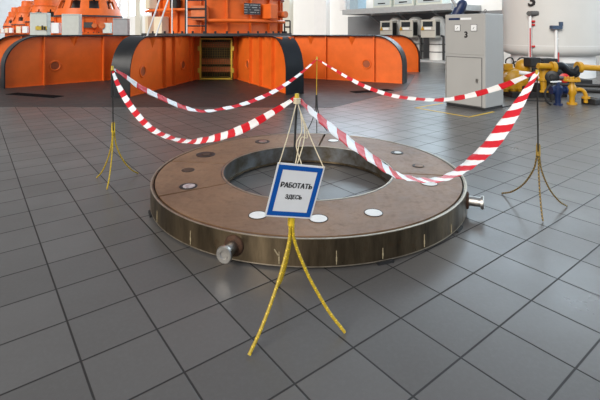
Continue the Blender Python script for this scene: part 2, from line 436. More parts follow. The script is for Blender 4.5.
# mesh gate in the opening
gx0, gx1, gy, gz0, gz1 = -3.62, -2.49, 15.72, .05, 1.50
gf = BM(); w = .06
box(gf, (gx0, gy, (gz0+gz1)/2), (w, .05, gz1-gz0)); box(gf, (gx1, gy, (gz0+gz1)/2), (w, .05, gz1-gz0))
box(gf, ((gx0+gx1)/2, gy, gz0), (gx1-gx0+w, .05, w)); box(gf, ((gx0+gx1)/2, gy, gz1), (gx1-gx0+w, .05, w))
gate = obj('gate', gf, 'gate_yellow', gen)
wm = BM()
for k in range(1, 13): box(wm, (gx0+(gx1-gx0)*k/13, gy, (gz0+gz1)/2), (.009, .009, gz1-gz0))
for k in range(1, 17): box(wm, ((gx0+gx1)/2, gy, gz0+(gz1-gz0)*k/17), (gx1-gx0, .009, .009))
obj('wire_mesh', wm, 'wire', gate)
for x in (gx0-.06, gx1+.06):
    for z in (.35, 1.15): obj('hinge', box(BM(), (x, gy, z), (.07, .07, .16)), 'gate_yellow', gate)
# housing above the deck (shared shape for all the sets)
def housing(root, c, m='orange', near=False):
    c = Vector(c); Z = Vector((0, 0, 1))
    hb = BM(); rb = []
    for k in range(18):
        a = 2*PI*k/18+.12; q = (c+Vector((math.cos(a), math.sin(a), 0))*2.63+Z*2.36, (.11, .045, 1.28), a)
        if near: rb.append(box(BM(), *q))
        else: box(hb, *q)
    h = obj('housing', revolve(hb, c+Z*1.68, Z, [(0, 2.66), (.06, 2.66), (.06, 2.58), (1.34, 2.58), (1.34, 2.66), (1.36, 2.7), (1.36, 0)], 64), m, root, smooth=True)
    for b_ in rb: obj('rib', b_, m, h)
    bt = BM()
    for k in range(44):
        a = 2*PI*k/44; cyl(bt, c+Vector((math.cos(a), math.sin(a), 0))*2.82+Z*1.69, c+Vector((math.cos(a), math.sin(a), 0))*2.82+Z*1.78, .04, seg=6)
    obj('bolt_ring', bt, 'black_matt', h)
    obj('rim', cyl(BM(), c+Z*3.04, c+Z*3.18, 2.74, seg=64), 'deck', root, smooth=True)
    # conical frame with openings
    fr = BM(); n = 10
    sector(fr, c, [(2.7, 3.18), (2.5, 3.75), (2.35, 3.75), (2.35, 3.18)], 0, 2*PI, 60)
    sector(fr, c, [(2.12, 4.75), (1.95, 5.2), (1.8, 5.2), (1.8, 4.75)], 0, 2*PI, 60)
    for k in range(n):
        a = 2*PI*k/n
        prof = [(2.5, 3.74), (2.12, 4.76), (1.9, 4.76), (2.3, 3.74)]
        sector(fr, c, prof, a-.14, a+.14, 6)
        for s in (-1, 1): sector(fr, c, [(2.24, 4.42), (2.12, 4.76), (1.95, 4.76), (2.05, 4.42)], a+s*.20-.07, a+s*.20+.07, 2)
    obj('conical_frame', fr, m, root, smooth=True)
    obj('rotor_drum', cyl(BM(), c+Z*3.1, c+Z*5.3, 1.5, seg=40), 'grey_side', root, smooth=True)
    obj('upper_housing', revolve(BM(), c+Z*5.2, Z, [(0, 2.05), (.12, 2.05), (.12, 1.7), (1.1, 1.7), (1.25, 1.2), (2.2, 1.1), (2.2, 0)], 48), m, root, smooth=True)
    return h
hs = housing(gen, GC, near=True)
def on_drum(ang, r, z): return GC+Vector((math.cos(R(ang)), math.sin(R(ang)), 0))*r+Vector((0, 0, z))
# name plate
an = -52.6
obj('nameplate', box(BM(), on_drum(an, 2.70, 2.60), (.04, .68, .42), R(an)), 'engraved', hs)
# pipe around the front
pp = [on_drum(-93, 2.86, 2.62), on_drum(-92, 2.86, 2.25)]+[on_drum(a, 2.86, 2.15) for a in range(-88, -14, 4)]
obj('pipe', tube(BM(), spline(pp, 3), .07, 10), 'orange', hs, smooth=True)
obj('upper_pipe', tube(BM(), [on_drum(a, 2.9, 2.54) for a in range(-152, -93, 4)], .06, 10), 'orange', hs, smooth=True)
obj('hydrant_box', box(BM(), on_drum(-93, 2.8, 2.42), (.3, .55, .5), R(-93)), 'orange_dull', hs)
obj('valve_box', box(BM(), on_drum(-38, 2.85, 2.52), (.5, .4, .55), R(-38)), 'orange', hs, bevel=.02)
vb = BM(); q = on_drum(-26, 2.85, 2.42); cyl(vb, q, q+Vector((.3, -.25, 0)), .13, seg=16); box(vb, q, (.4, .5, .12), R(-26))
obj('valve', vb, 'orange_dull', hs)
for a, z, s, m in ((-148, 2.02, (.3, .42, .66), 'cream'), (-128, 2.0, (.3, .5, .62), 'cream'), (-146, 2.82, (.3, .6, .38), 'cream'), (-113, 2.75, (.25, .3, .4), 'black_matt')):
    obj('instrument_panel', box(BM(), on_drum(a, 2.78, z), s, R(a)), m, hs, bevel=.01)
# ladder and handrails on the deck
ld = BM()
for x in (-4.0, -3.3): cyl(ld, (x, 15.12, 1.70), (x, 15.12, 3.6), .035, seg=8)
for k in range(7): cyl(ld, (-4.0, 15.12, 1.96+k*.3), (-3.3, 15.12, 1.96+k*.3), .025, seg=8)
obj('ladder', ld, 'black_matt', gen)
def rail(p): obj('handrail', tube(BM(), p, .024, 8), 'white', gen)
rail([(-4.62, 13.05, 1.62), (-4.2, 13.05, 2.85), (-4.0, 13.05, 3.4)])
rail([(-4.36, 13.05, 1.62), (-3.94, 13.05, 2.85), (-3.74, 13.05, 3.4)])
rail([(-4.5, 15.2, 1.69), (-4.5, 15.2, 3.4)])
rail([(-3.95, 15.08, 1.69), (-3.95, 15.08, 3.4)])
sr = BM()
for x in (-.62, -.40): cyl(sr, (x, 17.4, 1.68), (x, 17.4, 2.2), .03, seg=8)
for z in (1.95, 2.2): cyl(sr, (-.62, 17.4, z), (-.40, 17.4, z), .03, seg=8)
obj('deck_railing', sr, 'black_matt', gen)
# boxes standing on the far-left arm
for px, w, h, lb in ((40.5, .60, .86, 'pale grey box with a dark label, furthest left on the generator'), (72, .62, .82, 'pale grey box without label beside the one with a dark label'), (121.5, .56, .66, 'small grey box behind the arm left of the white ladder rails')):
    t_ = (px-300)/432; s_ = (t_*16.4+11.8)/(.980-t_*.198); c = Vector((-11.8+.980*s_, 16.4+.198*s_, 1.63))
    t = thing('junction_box', lb, 'box', c)
    obj('case', box(BM(), c+Vector((0, 0, h/2)), (w, .42, h), R(11.4)), 'pale' if w > .57 else 'steel_grey', t, bevel=.015)
    d = Vector((.198, -.980, 0))
    obj('lid_seam', box(BM(), c+d*.211+Vector((0, 0, h-.04)), (w*.96, .012, .012), R(11.4)), 'grey_side', t)
    if px < 50:
        lbm = BM()
        for j in range(4): box(lbm, c+d*.214+Vector((-.02+j*.085, 0, .28+random.uniform(-.02, .02))), (.055, .012, .17-(j % 2)*.04), R(11.4))
        obj('dark_marking', lbm, 'ink', t)
        obj('yellow_label', box(BM(), c+d*.211+Vector((.11, 0, .27)), (.40, .012, .14), R(11.4)), 'gate_yellow', t)
# further sets in the row
where = ['second orange generator, behind the left arm with arched openings', 'third orange generator in the row, seen above the pale box with dark label', 'fourth orange generator, far off at the upper left', 'furthest orange generator at the upper left corner']
for k in range(1, 5):
    c = GC+Vector((-15.2*k, 20*k, 0))
    t = thing('generating_set', where[k-1], 'generator', c, 'far generators in the row')
    obj('base', revolve(BM(), c, (0, 0, 1), [(0, 2.34), (1.58, 2.34), (1.58, 3.3), (1.68, 3.3), (1.68, 0)], 40), 'orange', t, smooth=True)
    h = housing(t, c)
    q = c+Vector((1.15, -2.5, 2.35)); obj('nameplate', box(BM(), q, (.7, .1, .45)), 'ink', h)
    q = c+Vector((1.6, -2.35, 2.3)); e = BM(); cyl(e, q, q+Vector((.15, -.35, 0)), .2, seg=16); cyl(e, q+Vector((.5, .2, 0)), q+Vector((.7, -.2, 0)), .25, seg=16)
    obj('valve', e, 'orange_dull', h)
    for j, (dx, dy, m) in enumerate(((-2.9, -1.6, 'cream'), (2.6, -2.2, 'pale'), (-1.2, -3.0, 'white'))):
        obj('instrument_panel', box(BM(), c+Vector((dx, dy, 2.1)), (.6, .4, .84)), m, t)

# ------------------------------------------------------------------ steel ring on the floor
RC = Vector((.085, 4.80, 0)); RO, RI, ZT, ZB = 1.652, .925, .226, .018
ring = thing('steel_ring', 'large round steel ring with brown top plates lying on the tiles', 'machine part', RC)
obj('outer_band', sector(BM(), RC, [(RO, ZB), (RO, ZT-.004), (RO-.028, ZT-.004), (RO-.028, ZB)], 0, 2*PI, 128), 'rim', ring, smooth=True)
obj('band_edge', sector(BM(), RC, [(RO+.001, ZT-.005), (RO+.001, ZT), (RO-.013, ZT), (RO-.013, ZT-.005)], 0, 2*PI, 128), 'rim_edge', ring, smooth=True, label='bright worn upper edge of the band')
obj('foot_edge', sector(BM(), RC, [(RO+.002, ZB), (RO+.002, ZB+.007), (RO-.02, ZB+.012), (RO-.02, ZB)], 0, 2*PI, 128), 'rim_edge', ring, smooth=True)
obj('inner_band', sector(BM(), RC, [(RI, ZB), (RI, ZT-.004), (RI+.03, ZT-.004), (RI+.03, ZB)], 0, 2*PI, 96), 'inner', ring, smooth=True)
obj('inner_lip', sector(BM(), RC, [(RI-.004, ZT-.007), (RI-.004, ZT), (RI+.012, ZT), (RI+.012, ZT-.007)], 0, 2*PI, 96), 'rim_edge', ring, smooth=True)
obj('inner_ledge', sector(BM(), RC, [(RI-.02, ZB), (RI-.02, ZB+.02), (RI+.03, ZB+.02), (RI+.03, ZB)], 0, 2*PI, 96), 'rim', ring, smooth=True)
obj('underside', sector(BM(), RC, [(RO-.03, ZB+.002), (RO-.03, ZT-.05), (RI+.03, ZT-.05), (RI+.03, ZB+.002)], 0, 2*PI, 96), 'black_matt', ring)
seams = [-149, -10, 80, 170.8]
gap = R(.55)
for i, s in enumerate(seams):
    e = seams[(i+1) % 4]; e = e+360 if e < s else e
    obj('top_plate', sector(BM(), RC, [(RO-.043, ZT-.045), (RO-.043, ZT-.001), (RI+.024, ZT-.001), (RI+.024, ZT-.045)], R(s)+gap, R(e)-gap, 40), 'plate', ring)
def disc(name, ang, r, rad, m, h=.004, lip=True, inner=None):
    c = Vector((.072+math.cos(R(ang))*r, 4.825+math.sin(R(ang))*r, ZT-.002))
    o = obj(name, revolve(BM(), c, (0, 0, 1), [(0, rad), (h, rad), (h+.002, rad-.006), (h+.002, 0)], 28), m, ring)
    if lip:
        pts = [c+Vector((math.cos(2*PI*k/28)*(rad+.004), math.sin(2*PI*k/28)*(rad+.004), .003)) for k in range(29)]
        obj('rim', tube(BM(), pts, .0035, 6), 'burnt', o)
    if inner:
        obj('centre', cyl(BM(), c+Vector((.008, -.006, h)), c+Vector((.008, -.006, h+.006)), rad*inner[0], seg=20), inner[1], o)
for a in (-108.3, -86.7, -66.1): disc('hole_cover', a, 1.335, .072, 'lid')
disc('hole_cover', -22.9, 1.32, .078, 'lid'); disc('hole_cover', 71.8, 1.25, .07, 'lid')
disc('hole_cover', -152.7, 1.31, .08, 'burnt', inner=(.75, 'worn_lid'))
disc('plate_hole', -175.5, 1.30, .062, 'rust'); disc('plate_hole', 158.1, 1.33, .11, 'burnt', inner=(.5, 'rust'))
disc('plate_hole', 117.7, 1.27, .095, 'burnt', inner=(.6, 'chrome')); disc('plate_hole', 26.8, 1.28, .072, 'burnt', inner=(.6, 'chrome'))
disc('plate_hole', 1.9, 1.26, .06, 'burnt', inner=(.8, 'plate'))
def pin(ang, L=.165):
    d = Vector((math.cos(R(ang)), math.sin(R(ang)), 0)); b = RC+d*(RO-.01)+Vector((0, 0, .126))
    p = obj('lifting_pin', revolve(BM(), b, d, [(0, .046), (L-.03, .044), (L-.028, .062), (L-.006, .064), (L, .058), (L, .03), (L-.006, .025), (L-.006, 0)], 28), 'chrome', ring, smooth=True, label='bright cylindrical pin')
    obj('boss', revolve(BM(), b, d, [(0, .080), (.018, .080), (.026, .074), (.03, .064), (.03, .04)], 28), 'rust', p, smooth=True)
pin(-110.6); pin(-23.9, .16)
for a, h in ((-145.6, .10), (-125.5, .11), (-98.3, .09), (-83.7, .10), (-71.1, .08), (-57.1, .10), (-43.6, .07)):
    d = Vector((math.cos(R(a)), math.sin(R(a)), 0)); q = RC+d*(RO+.001)
    e = BM(); box(e, q+Vector((0, 0, .035+h/2)), (.005, .006, h), R(a)); box(e, q+Vector((0, 0, .035+h*.4)), (.006, .010, h*.3), R(a))
    if a == -98.3: box(e, q+Vector((-.02, 0, .12)), (.006, .008, .05), mtx=Matrix.Rotation(R(a), 3, 'Z') @ Matrix.Rotation(R(35), 3, 'X'))
    obj('weld_mark', e, 'weld', ring)
for a in (-70.5, 30, 140, -38, 205):
    d = Vector((math.cos(R(a)), math.sin(R(a)), 0))
    obj('support_block', box(BM(), RC+d*(RO-.03)+Vector((0, 0, .0105)), (.10, .13, .021), R(a)), 'black_matt', ring)

# ------------------------------------------------------------------ barrier posts, tape and sign
def post(label, top, base, zj, feet, legm, polem='rod', legr=.0078, flare=((.10, .30), (.36, .62), (.70, .86))):
    top, base = Vector(top), Vector(base)
    t = thing('barrier_post', label, 'post', (base.x, base.y, 0), 'posts carrying the warning tape')
    J = base+Vector((0, 0, zj))
    obj('pole', tube(BM(), [J-Vector((0, 0, .10)), J.lerp(top, .4), top], .0068, 10), polem, t, smooth=True)
    for f in feet:
        f = Vector(f)+Vector((0, 0, legr)); h = (f-base); h.z = 0; u = h.normalized()
        pts = [J+u*.012+Vector((0, 0, .06)), J+u*.013, *[J+h*a+Vector((0, 0, -zj*b)) for a, b in flare], f]
        obj('leg', tube(BM(), spline(pts, 8), legr, 8, uv=True), legm, t, smooth=True)
    obj('collar', cyl(BM(), J-Vector((0, 0, .05)), J+Vector((0, 0, .05)), .021, .018, seg=12), legm if legm != 'rod' else 'rod', t, smooth=True)
    cap = BM(); cyl(cap, top-Vector((0, 0, .03)), top+Vector((0, 0, .018)), .017, .012, seg=12); obj('tip', cap, 'gate_yellow', t, smooth=True)
    return t
post('black post with long yellow legs in front of the ring, carrying the sign', (-.018, 2.56, 1.35), (-.052, 2.56, 0), .64, [(-.272, 2.303, 0), (.258, 2.479, 0), (-.152, 2.93, 0)], 'legwrap', legr=.0095, flare=((.05, .20), (.25, .45), (.45, .63), (.72, .83)))
post('thin black post with yellow legs left of the ring', (-2.063, 4.75, 1.345), (-2.14, 4.95, 0), .64, [(-2.414, 5.136, 0), (-2.12, 4.745, 0), (-1.981, 5.282, 0)], 'legwrap')
post('thin black post with brownish legs right of the ring', (2.167, 3.95, 1.372), (2.25, 4.08, 0), .62, [(2.164, 4.628, 0), (2.218, 3.944, 0), (2.647, 4.283, 0)], 'legwrap_old')
post('yellow post with black legs standing behind the ring', (.295, 7.5, 1.29), (.288, 7.55, 0), .58, [(.10, 7.5, 0), (.474, 7.587, 0), (.287, 7.36, 0)], 'rod', 'gate_yellow')

def tape(label, pts, phis, u0=0., W=.078, view=None, rep=1., lean=.3):
    P = spline(pts, 7); n = len(P); m = len(pts)-1
    bm = BM(); ul = bm.loops.layers.uv.verify(); rows = []; s = [u0]
    chord = (Vector(pts[-1])-Vector(pts[0])); chord.z = 0; nrm = Vector((chord.y, -chord.x, 0)).normalized()
    side = Vector((-.1, -1, .25)).normalized() if view is None else Vector(view).normalized(); prev = Vector((0, 0, 1))
    for i, p in enumerate(P):
        d = (P[min(i+1, n-1)]-P[max(i-1, 0)]).normalized()
        up = side.cross(d).normalized()
        if up.dot(prev) < 0: up = -up
        prev = up
        x = i/(n-1)*m; k = min(int(x), m-1); ph = phis[k]+(phis[k+1]-phis[k])*(x-k); ph = R(ph)
        q = d.cross(up)*math.sin(ph)
        wv = up*math.cos(ph)+q; w2 = up*math.cos(ph)-q
        n1, n2 = d.cross(wv), d.cross(w2)
        if (n2 if n2.dot(side) > 0 else -n2).z > (n1 if n1.dot(side) > 0 else -n1).z: wv = w2
        w = W*(1 if lean < .5 else .55+.45*min(1, 1.8*i/n))*min(1, .35+3.5*min(i, n-1-i)/n)
        bulge = wv.cross(d).normalized()
        rows.append([bm.verts.new(p+wv*w*f+bulge*(.006*(1-(2*f)**2))+bulge*.004*math.sin(i*1.3+f*4)) for f in (-.5, -.2, .2, .5)])
        if i: s.append(s[-1]+(p-P[i-1]).length)
    for i in range(n-1):
        for k, (f0, f1) in enumerate(((-.5, -.2), (-.2, .2), (.2, .5))):
            f = bm.faces.new((rows[i][k], rows[i][k+1], rows[i+1][k+1], rows[i+1][k]))
            for l, uv in zip(f.loops, ((s[i], f0*W), (s[i], f1*W), (s[i+1], f1*W), (s[i+1], f0*W))): l[ul].uv = (uv[0]*rep+5, uv[1]*(lean if lean < .5 else .25+.75*lean*min(1, max(0, 2.2*i/n-.8))))
    o = obj('barrier_tape', bm, 'tape', smooth=True)
    so = o.modifiers.new('Thickness', 'SOLIDIFY'); so.thickness = .0012; so.offset = 0
    return tag(o, label, 'tape', 'red and white warning tapes')
tape('red and white tape sagging from the left post to the back post',
     [(-2.063, 4.741, 1.34), (-1.967, 4.855, 1.241), (-1.849, 4.992, 1.1), (-1.681, 5.188, .955), (-1.5, 5.4, .811), (-1.334, 5.595, .72), (-1.177, 5.778, .687), (-.855, 6.155, .697), (-.571, 6.487, .761), (-.314, 6.787, .858), (0, 7.155, 1.043), (.295, 7.5, 1.27)],
     [20, 15, 15, 20, 30, 50, 55, 40, 30, 20, 20, 30], view=(.45, -1, .25), W=.062, rep=.62)
tape('red and white tape sagging from the left post to the sign post',
     [(-2.077, 4.772, 1.338), (-1.995, 4.685, 1.215), (-1.841, 4.519, 1.066), (-1.646, 4.309, .937), (-1.437, 4.085, .846), (-1.222, 3.854, .816), (-.947, 3.559, .836), (-.682, 3.274, .923), (-.415, 2.987, 1.056), (-.191, 2.746, 1.212), (-.018, 2.56, 1.348)],
     [40, 20, 5, 5, 20, 45, 58, 40, 25, 20, 30], .06, view=(.35, -1, .25), W=.060)
tape('red and white tape sagging from the back post to the right post',
     [(.295, 7.5, 1.27), (.635, 6.856, 1.087), (.886, 6.379, .969), (1.105, 5.965, .908), (1.297, 5.601, .894), (1.506, 5.204, .923), (1.653, 4.925, .966), (1.816, 4.615, 1.057), (1.987, 4.292, 1.189), (2.088, 4.1, 1.289), (2.167, 3.95, 1.369)],
     [30, 25, 25, 30, 40, 50, 45, 25, 15, 10, 20], .03, view=(-.3, -1, .2), W=.060, rep=.62)
tape('red and white tape hanging low over the ring from sign post to right post',
     [(-.018, 2.56, 1.348), (.06, 2.61, 1.262), (.154, 2.67, 1.171), (.287, 2.754, 1.051), (.465, 2.867, .904), (.618, 2.964, .78), (.739, 3.042, .713), (.912, 3.151, .654), (1.078, 3.257, .629), (1.246, 3.364, .652), (1.414, 3.471, .714), (1.57, 3.57, .792), (1.724, 3.668, .919), (1.873, 3.763, 1.055), (2.016, 3.854, 1.199), (2.167, 3.95, 1.369)],
     [60, 60, 60, 62, 66, 74, 82, 82, 76, 62, 45, 30, 22, 20, 25, 40], .02, lean=1., W=.118, view=(-.4, -1, .25))

# hanging sign
TL, TR, BL = Vector((-.1212, 2.38, 1.0138)), Vector((.1424, 2.46, .9641)), Vector((-.1924, 2.445, .6898))
sx = (TR-TL); SW = .280; SH = .336; mx = basis(TL, sx, -(BL-TL)); ux, uy, uz = [Vector(mx.col[i][:3]) for i in range(3)]
S = thing('hanging_sign', 'white sign with a blue frame and black lettering, hung by cords', 'sign', TL-uy*SH+ux*SW/2)
def panel(name, x0, x1, y0, y1, z0, z1, m, par):
    bm = BM(); prism(bm, [(x0, y0), (x1, y0), (x1, y1), (x0, y1)], TL+uz*z0, ux, uy, uz*(z1-z0)); return obj(name, bm, m, par)
board = panel('board', 0, SW, -SH, 0, -.004, .002, 'sign_white', S)
fb = BM(); i0, i1 = .009, .037
for x0, x1, y0, y1 in ((i0, SW-i0, -i1, -i0), (i0, SW-i0, -SH+i0, -SH+i1), (i0, i1, -SH+i1, -i1), (SW-i1, SW-i0, -SH+i1, -i1)):
    prism(fb, [(x0, y0), (x1, y0), (x1, y1), (x0, y1)], TL+uz*.002, ux, uy, uz*.001)
obj('blue_frame', fb, 'sign_blue', board)
def lettering(s, size, cy, par, width):
    m4 = mx.copy(); m4.translation = TL+ux*(SW/2)+uy*cy+uz*.0032
    bm = BM()
    for dx in (-.038*size, -.019*size, 0, .019*size, .038*size):
        q = text_bm(s, size, Matrix.Translation((dx, dx*.35, 0)), .0, .0005); t_ = bpy.data.meshes.new('t'); q.to_mesh(t_); q.free(); bm.from_mesh(t_); bpy.data.meshes.remove(t_)
    xs = [v.co.x for v in bm.verts]
    bm.transform(m4 @ Matrix.Diagonal((width/(max(xs)-min(xs)), 1, 1, 1)))
    return obj('lettering', bm, 'ink', par)
lettering('РАБОТАТЬ', .044, -.132, board, .188); lettering('ЗДЕСЬ', .036, -.204, board, .100)
knot = Vector((-.018, 2.55, 1.325))
tl, tr = TL+ux*.006-uy*.006, TR-ux*.006-uy*.006
mid0 = TL+ux*SW*.40+uz*.002; mid1 = TL+ux*SW*.47+uz*.002
for p in ([knot, knot.lerp(tl, .5)+Vector((.004, 0, -.004)), tl+uz*.006], [knot, knot+Vector((.025, -.02, -.07)), knot.lerp(tr, .6)+Vector((-.006, 0, .0)), tr+uz*.006],
          [knot+Vector((.022, -.02, -.06)), knot+Vector((.045, -.05, -.16)), mid1.lerp(knot, .3)+Vector((.02, 0, 0)), mid0+Vector((0, 0, .004))],
          [knot+Vector((.022, -.02, -.06)), knot+Vector((.028, -.03, -.17)), mid0.lerp(knot, .3)+Vector((-.005, 0, 0)), mid1+Vector((.005, 0, .004))],
          [knot+Vector((.03, -.025, -.09)), knot+Vector((.06, -.05, -.2)), mid1.lerp(knot, .4)+Vector((.01, 0, 0)), mid0+Vector((-.01, 0, .006))]):
    obj('cord', tube(BM(), spline(p, 8), .0032, 6), 'string', S)
kb = BM()
for k in range(3):
    pts = [knot+Vector((math.cos(2*PI*j/12)*.017, math.sin(2*PI*j/12)*.017, .012*k-.01)) for j in range(13)]; tube(kb, pts, .006, 6)
obj('knot', kb, 'string', S)

# ------------------------------------------------------------------ control cabinet on the right
FD = Vector((math.cos(R(-52.4)), math.sin(R(-52.4)), 0)); SD = Vector((math.cos(R(37.6)), math.sin(R(37.6)), 0)); Z = Vector((0, 0, 1))
FL = Vector((3.46, 10.30, 0)); CW, CD, CH = 1.01, .79, 2.15
cc = FL+FD*CW/2+SD*CD/2
cab = thing('control_cabinet', 'tall grey metal control cabinet numbered 3 on the right', 'cabinet', cc)
obj('body', box(BM(), cc+Z*(.06+(CH-.06)/2), (CW, CD, CH-.06), R(-52.4)), 'grey_cab', cab, bevel=.012)
obj('plinth', box(BM(), cc+Z*.03, (CW-.04, CD-.04, .06), R(-52.4)), 'black_matt', cab)
def face(u, z, w, h, th, off=0.): return box(BM(), FL+FD*u-SD*(th/2+off)+Z*z, (w, th, h), R(-52.4))
obj('upper_panel', face(.5, 1.66, .96, .86, .008), 'grey_cab', cab, bevel=.004)
sm = BM(); x0, x1, z0, z1 = .03, .93, .075, 1.165
for (u, z, w, h) in (((x0+x1)/2, z1, x1-x0, .012), ((x0+x1)/2, z0, x1-x0, .012), (x0, (z0+z1)/2, .012, z1-z0), (x1, (z0+z1)/2, .014, z1-z0)):
    box(sm, FL+FD*u-SD*.003+Z*z, (w, .008, h), R(-52.4))
dr = obj('door', face(.48, .62, .88, 1.07, .010), 'grey_cab', cab, bevel=.004)
obj('door_gap', sm, 'grey_side', cab)
kn = BM(); q = FL+FD*.83-SD*.01+Z*.66; cyl(kn, q, q-SD*.03, .028, seg=16); box(kn, q-SD*.035, (.03, .02, .08), R(-52.4)); obj('handle', kn, 'chrome', dr)
lp = obj('name_strip', face(.25, 2.045, .29, .05, .006, .006), 'blue', cab, label='blue name strip'); obj('name_strip', face(.545, 2.045, .27, .05, .006, .006), 'white', cab, label='white name strip')
for u in (.335, .745):
    mt = obj('meter', face(u, 1.835, .135, .135, .018, .006), 'white', cab, bevel=.006)
    obj('meter_bezel', face(u, 1.835, .152, .152, .010, .006), 'grey_side', mt)
    nd = BM(); box(nd, FL+FD*u-SD*.026+Z*1.83, (.008, .004, .06), mtx=Matrix.Rotation(R(-52.4), 3, 'Z') @ Matrix.Rotation(R(35), 3, 'Y')); obj('needle', nd, 'ink', mt)
obj('number', text_bm('3', .19, basis(FL+FD*.55-SD*.010+Z*1.675, FD, Z), .008, .001), 'ink', cab)
eb = BM(); q = FL+FD*.95+SD*.1+Z*CH; cyl(eb, q, q+Z*.035, .015, seg=10)
tube(eb, [q+Z*.06+(FD*math.cos(2*PI*k/14)+Z*math.sin(2*PI*k/14))*.027 for k in range(15)], .009, 6); obj('lifting_eye', eb, 'grey_side', cab)
# yellow line round it
y0, y1 = Vector((2.66, 9.92, 0)), Vector((3.46, 8.84, 0)); y2, y3 = y1+SD*.95, y0+SD*1.05
ml = BM()
for p, q in ((y0, y1), (y1, y2), (y0, y3)):
    d = (q-p); box(ml, (p+q)/2+Z*.001, (d.length+.05, .055, .004), math.atan2(d.y, d.x))
tag(obj('floor_line', ml, 'mark_yellow'), 'yellow line painted on the tiles in front of the grey cabinet', 'floor marking')
cb = BM(); tube(cb, spline([FL+FD*CW+SD*.75+Z*.012, (5.0, 10.2, .012), (5.25, 10.6, .012), (5.7, 10.9, .012), (6.3, 10.8, .012)], 8), .014, 8)
tag(obj('cable', cb, 'black_matt', smooth=True), 'black cable on the floor running from the grey cabinet to the yellow pump', 'cable')
# floor slots
def slot(p, q, w, lb):
    p, q = Vector(p), Vector(q); d = q-p; a = math.atan2(d.y, d.x); t = thing('floor_grate', lb, 'grate', (p+q)/2)
    obj('frame', box(BM(), (p+q)/2+Z*.008, (d.length, w, .012), a), 'grout_dark', t)
    b_ = BM(); n = int(d.length/.12)
    for k in range(n): box(b_, p+d*((k+.5)/n)+Z*.013, (.03, w*.9, .008), a)
    obj('slat', b_, 'grout_dark', t)
slot((-8.15, 12.2, 0), (-6.45, 11.55, 0), .34, 'dark slotted grate in the floor by the left arm')
slot((1.52, 12.45, 0), (2.72, 13.0, 0), .34, 'dark slotted grate in the floor before the right arm')

# ------------------------------------------------------------------ white vessel at the right
TC = Vector((10.25, 17.6, 0)); TR_ = 1.83
tk = thing('pressure_vessel', 'huge white upright vessel numbered 3 at the upper right', 'tank', TC)
obj('shell', revolve(BM(), TC+Z*.82, Z, [(0, 0), (0, 1.4), (.03, 1.62), (.1, 1.75), (.22, 1.81), (.34, TR_), (4.6, TR_), (5.1, 1.2), (5.2, 0)], 72), 'tank', tk, smooth=True)
obj('weld_seam', sector(BM(), TC, [(TR_-.02, 1.22), (TR_+.004, 1.22), (TR_+.004, 1.235), (TR_-.02, 1.235)], 0, 2*PI, 72), 'white', tk, smooth=True)
obj('skirt', cyl(BM(), TC, TC+Z*.86, 1.5, seg=64), 'white', tk, smooth=True)
cdir = (-TC).normalized()
def vessel(px, r=TR_+.0):
    """point on the vessel's surface facing the room, by bearing x/y"""
    t = px; A = t*t+1; B = -2*(t*TC.x+TC.y); Cc = TC.x**2+TC.y**2-r*r; y = (-B-math.sqrt(max(0, B*B-4*A*Cc)))/(2*A); return Vector((t*y, y, 0))
p = vessel((532-300)/432); nn = (p-TC).normalized(); tx_ = Vector((-nn.y, nn.x, 0))
obj('number', text_bm('3', .62, basis(p+nn*.02+Z*2.93, tx_, Z), .02, .012), 'ink', tk)
p = vessel((530-300)/432, TR_+.12)
gp = obj('level_gauge', tube(BM(), [p+Z*.55, p+Z*2.5], .055, 10), 'white', tk, smooth=True)
obj('red_line', tube(BM(), [p+Vector((-.03, -.07, .6)), p+Vector((-.03, -.07, 1.9))], .022, 6), 'red', gp)
nn = (p-TC).normalized(); vv = BM(); cyl(vv, p+Z*2.45-nn*.12, p+Z*2.45+nn*.1, .09, seg=14); cyl(vv, p+Z*2.45, p+Z*2.45+Vector((.28, -.05, 0)), .1, seg=14); obj('valve', vv, 'grey_side', gp)
rv = BM()
for z in (2.15, 2.02, 1.2): cyl(rv, p+Z*z, p+Z*z+Vector((.16, -.04, 0)), .04, seg=10); cyl(rv, p+Z*z-nn*.14, p+Z*z, .03, seg=8)
obj('valve', rv, 'red', gp)
p = vessel((556-300)/432, TR_+.12)
gp = obj('level_gauge', tube(BM(), [p+Z*.45, p+Z*1.85], .05, 10), 'white', tk, smooth=True)
obj('red_line', tube(BM(), [p+Vector((.06, -.06, .45)), p+Vector((.06, -.06, 1.0))], .02, 6), 'red', gp)
hb = BM(); box(hb, p+Z*1.92, (.36, .2, .13)); box(hb, p+Vector((.18, 0, 2.05)), (.1, .1, .14)); obj('valve', hb, 'blue_dull', gp)
ss = BM(); cyl(ss, p+Z*1.5-nn*.15, p+Z*1.5, .03, seg=8); cyl(ss, p+Z*.8-nn*.15, p+Z*.8, .03, seg=8); obj('stub', ss, 'white', gp)

# ------------------------------------------------------------------ yellow pump and valves
def Pt(px, y, Y): return Vector(((px-300)/432*Y, Y, 1.73-(y-32.5)*Y/432))
pm = thing('water_pump', 'yellow rounded pump with white hoses behind the grey cabinet', 'pump', (6.1, 12.1, 0))
obj('skid', box(BM(), (6.35, 12.0, .07), (1.55, 1.0, .14), R(5)), 'black_matt', pm, bevel=.01)
mc = Pt(513, 80, 12.0)
mo = obj('motor', revolve(BM(), mc+Vector((-.05, -.35, 0)), (.18, 1, 0), [(0, 0), (.0, .12), (.03, .22), (.08, .29), (.16, .31), (.75, .31), (.80, .26), (.95, .2), (.95, 0)], 32), 'yellow', pm, smooth=True)
fin = BM()
for k in range(6): cyl(fin, mc+Vector((.0, .0+k*.06, 0)), mc+Vector((.005, .02+k*.06, 0)), .335, seg=28)
obj('cooling_fin', fin, 'yellow', mo)
obj('foot', box(BM(), (mc.x, mc.y+.1, .15), (.5, .55, .14)), 'yellow', pm)
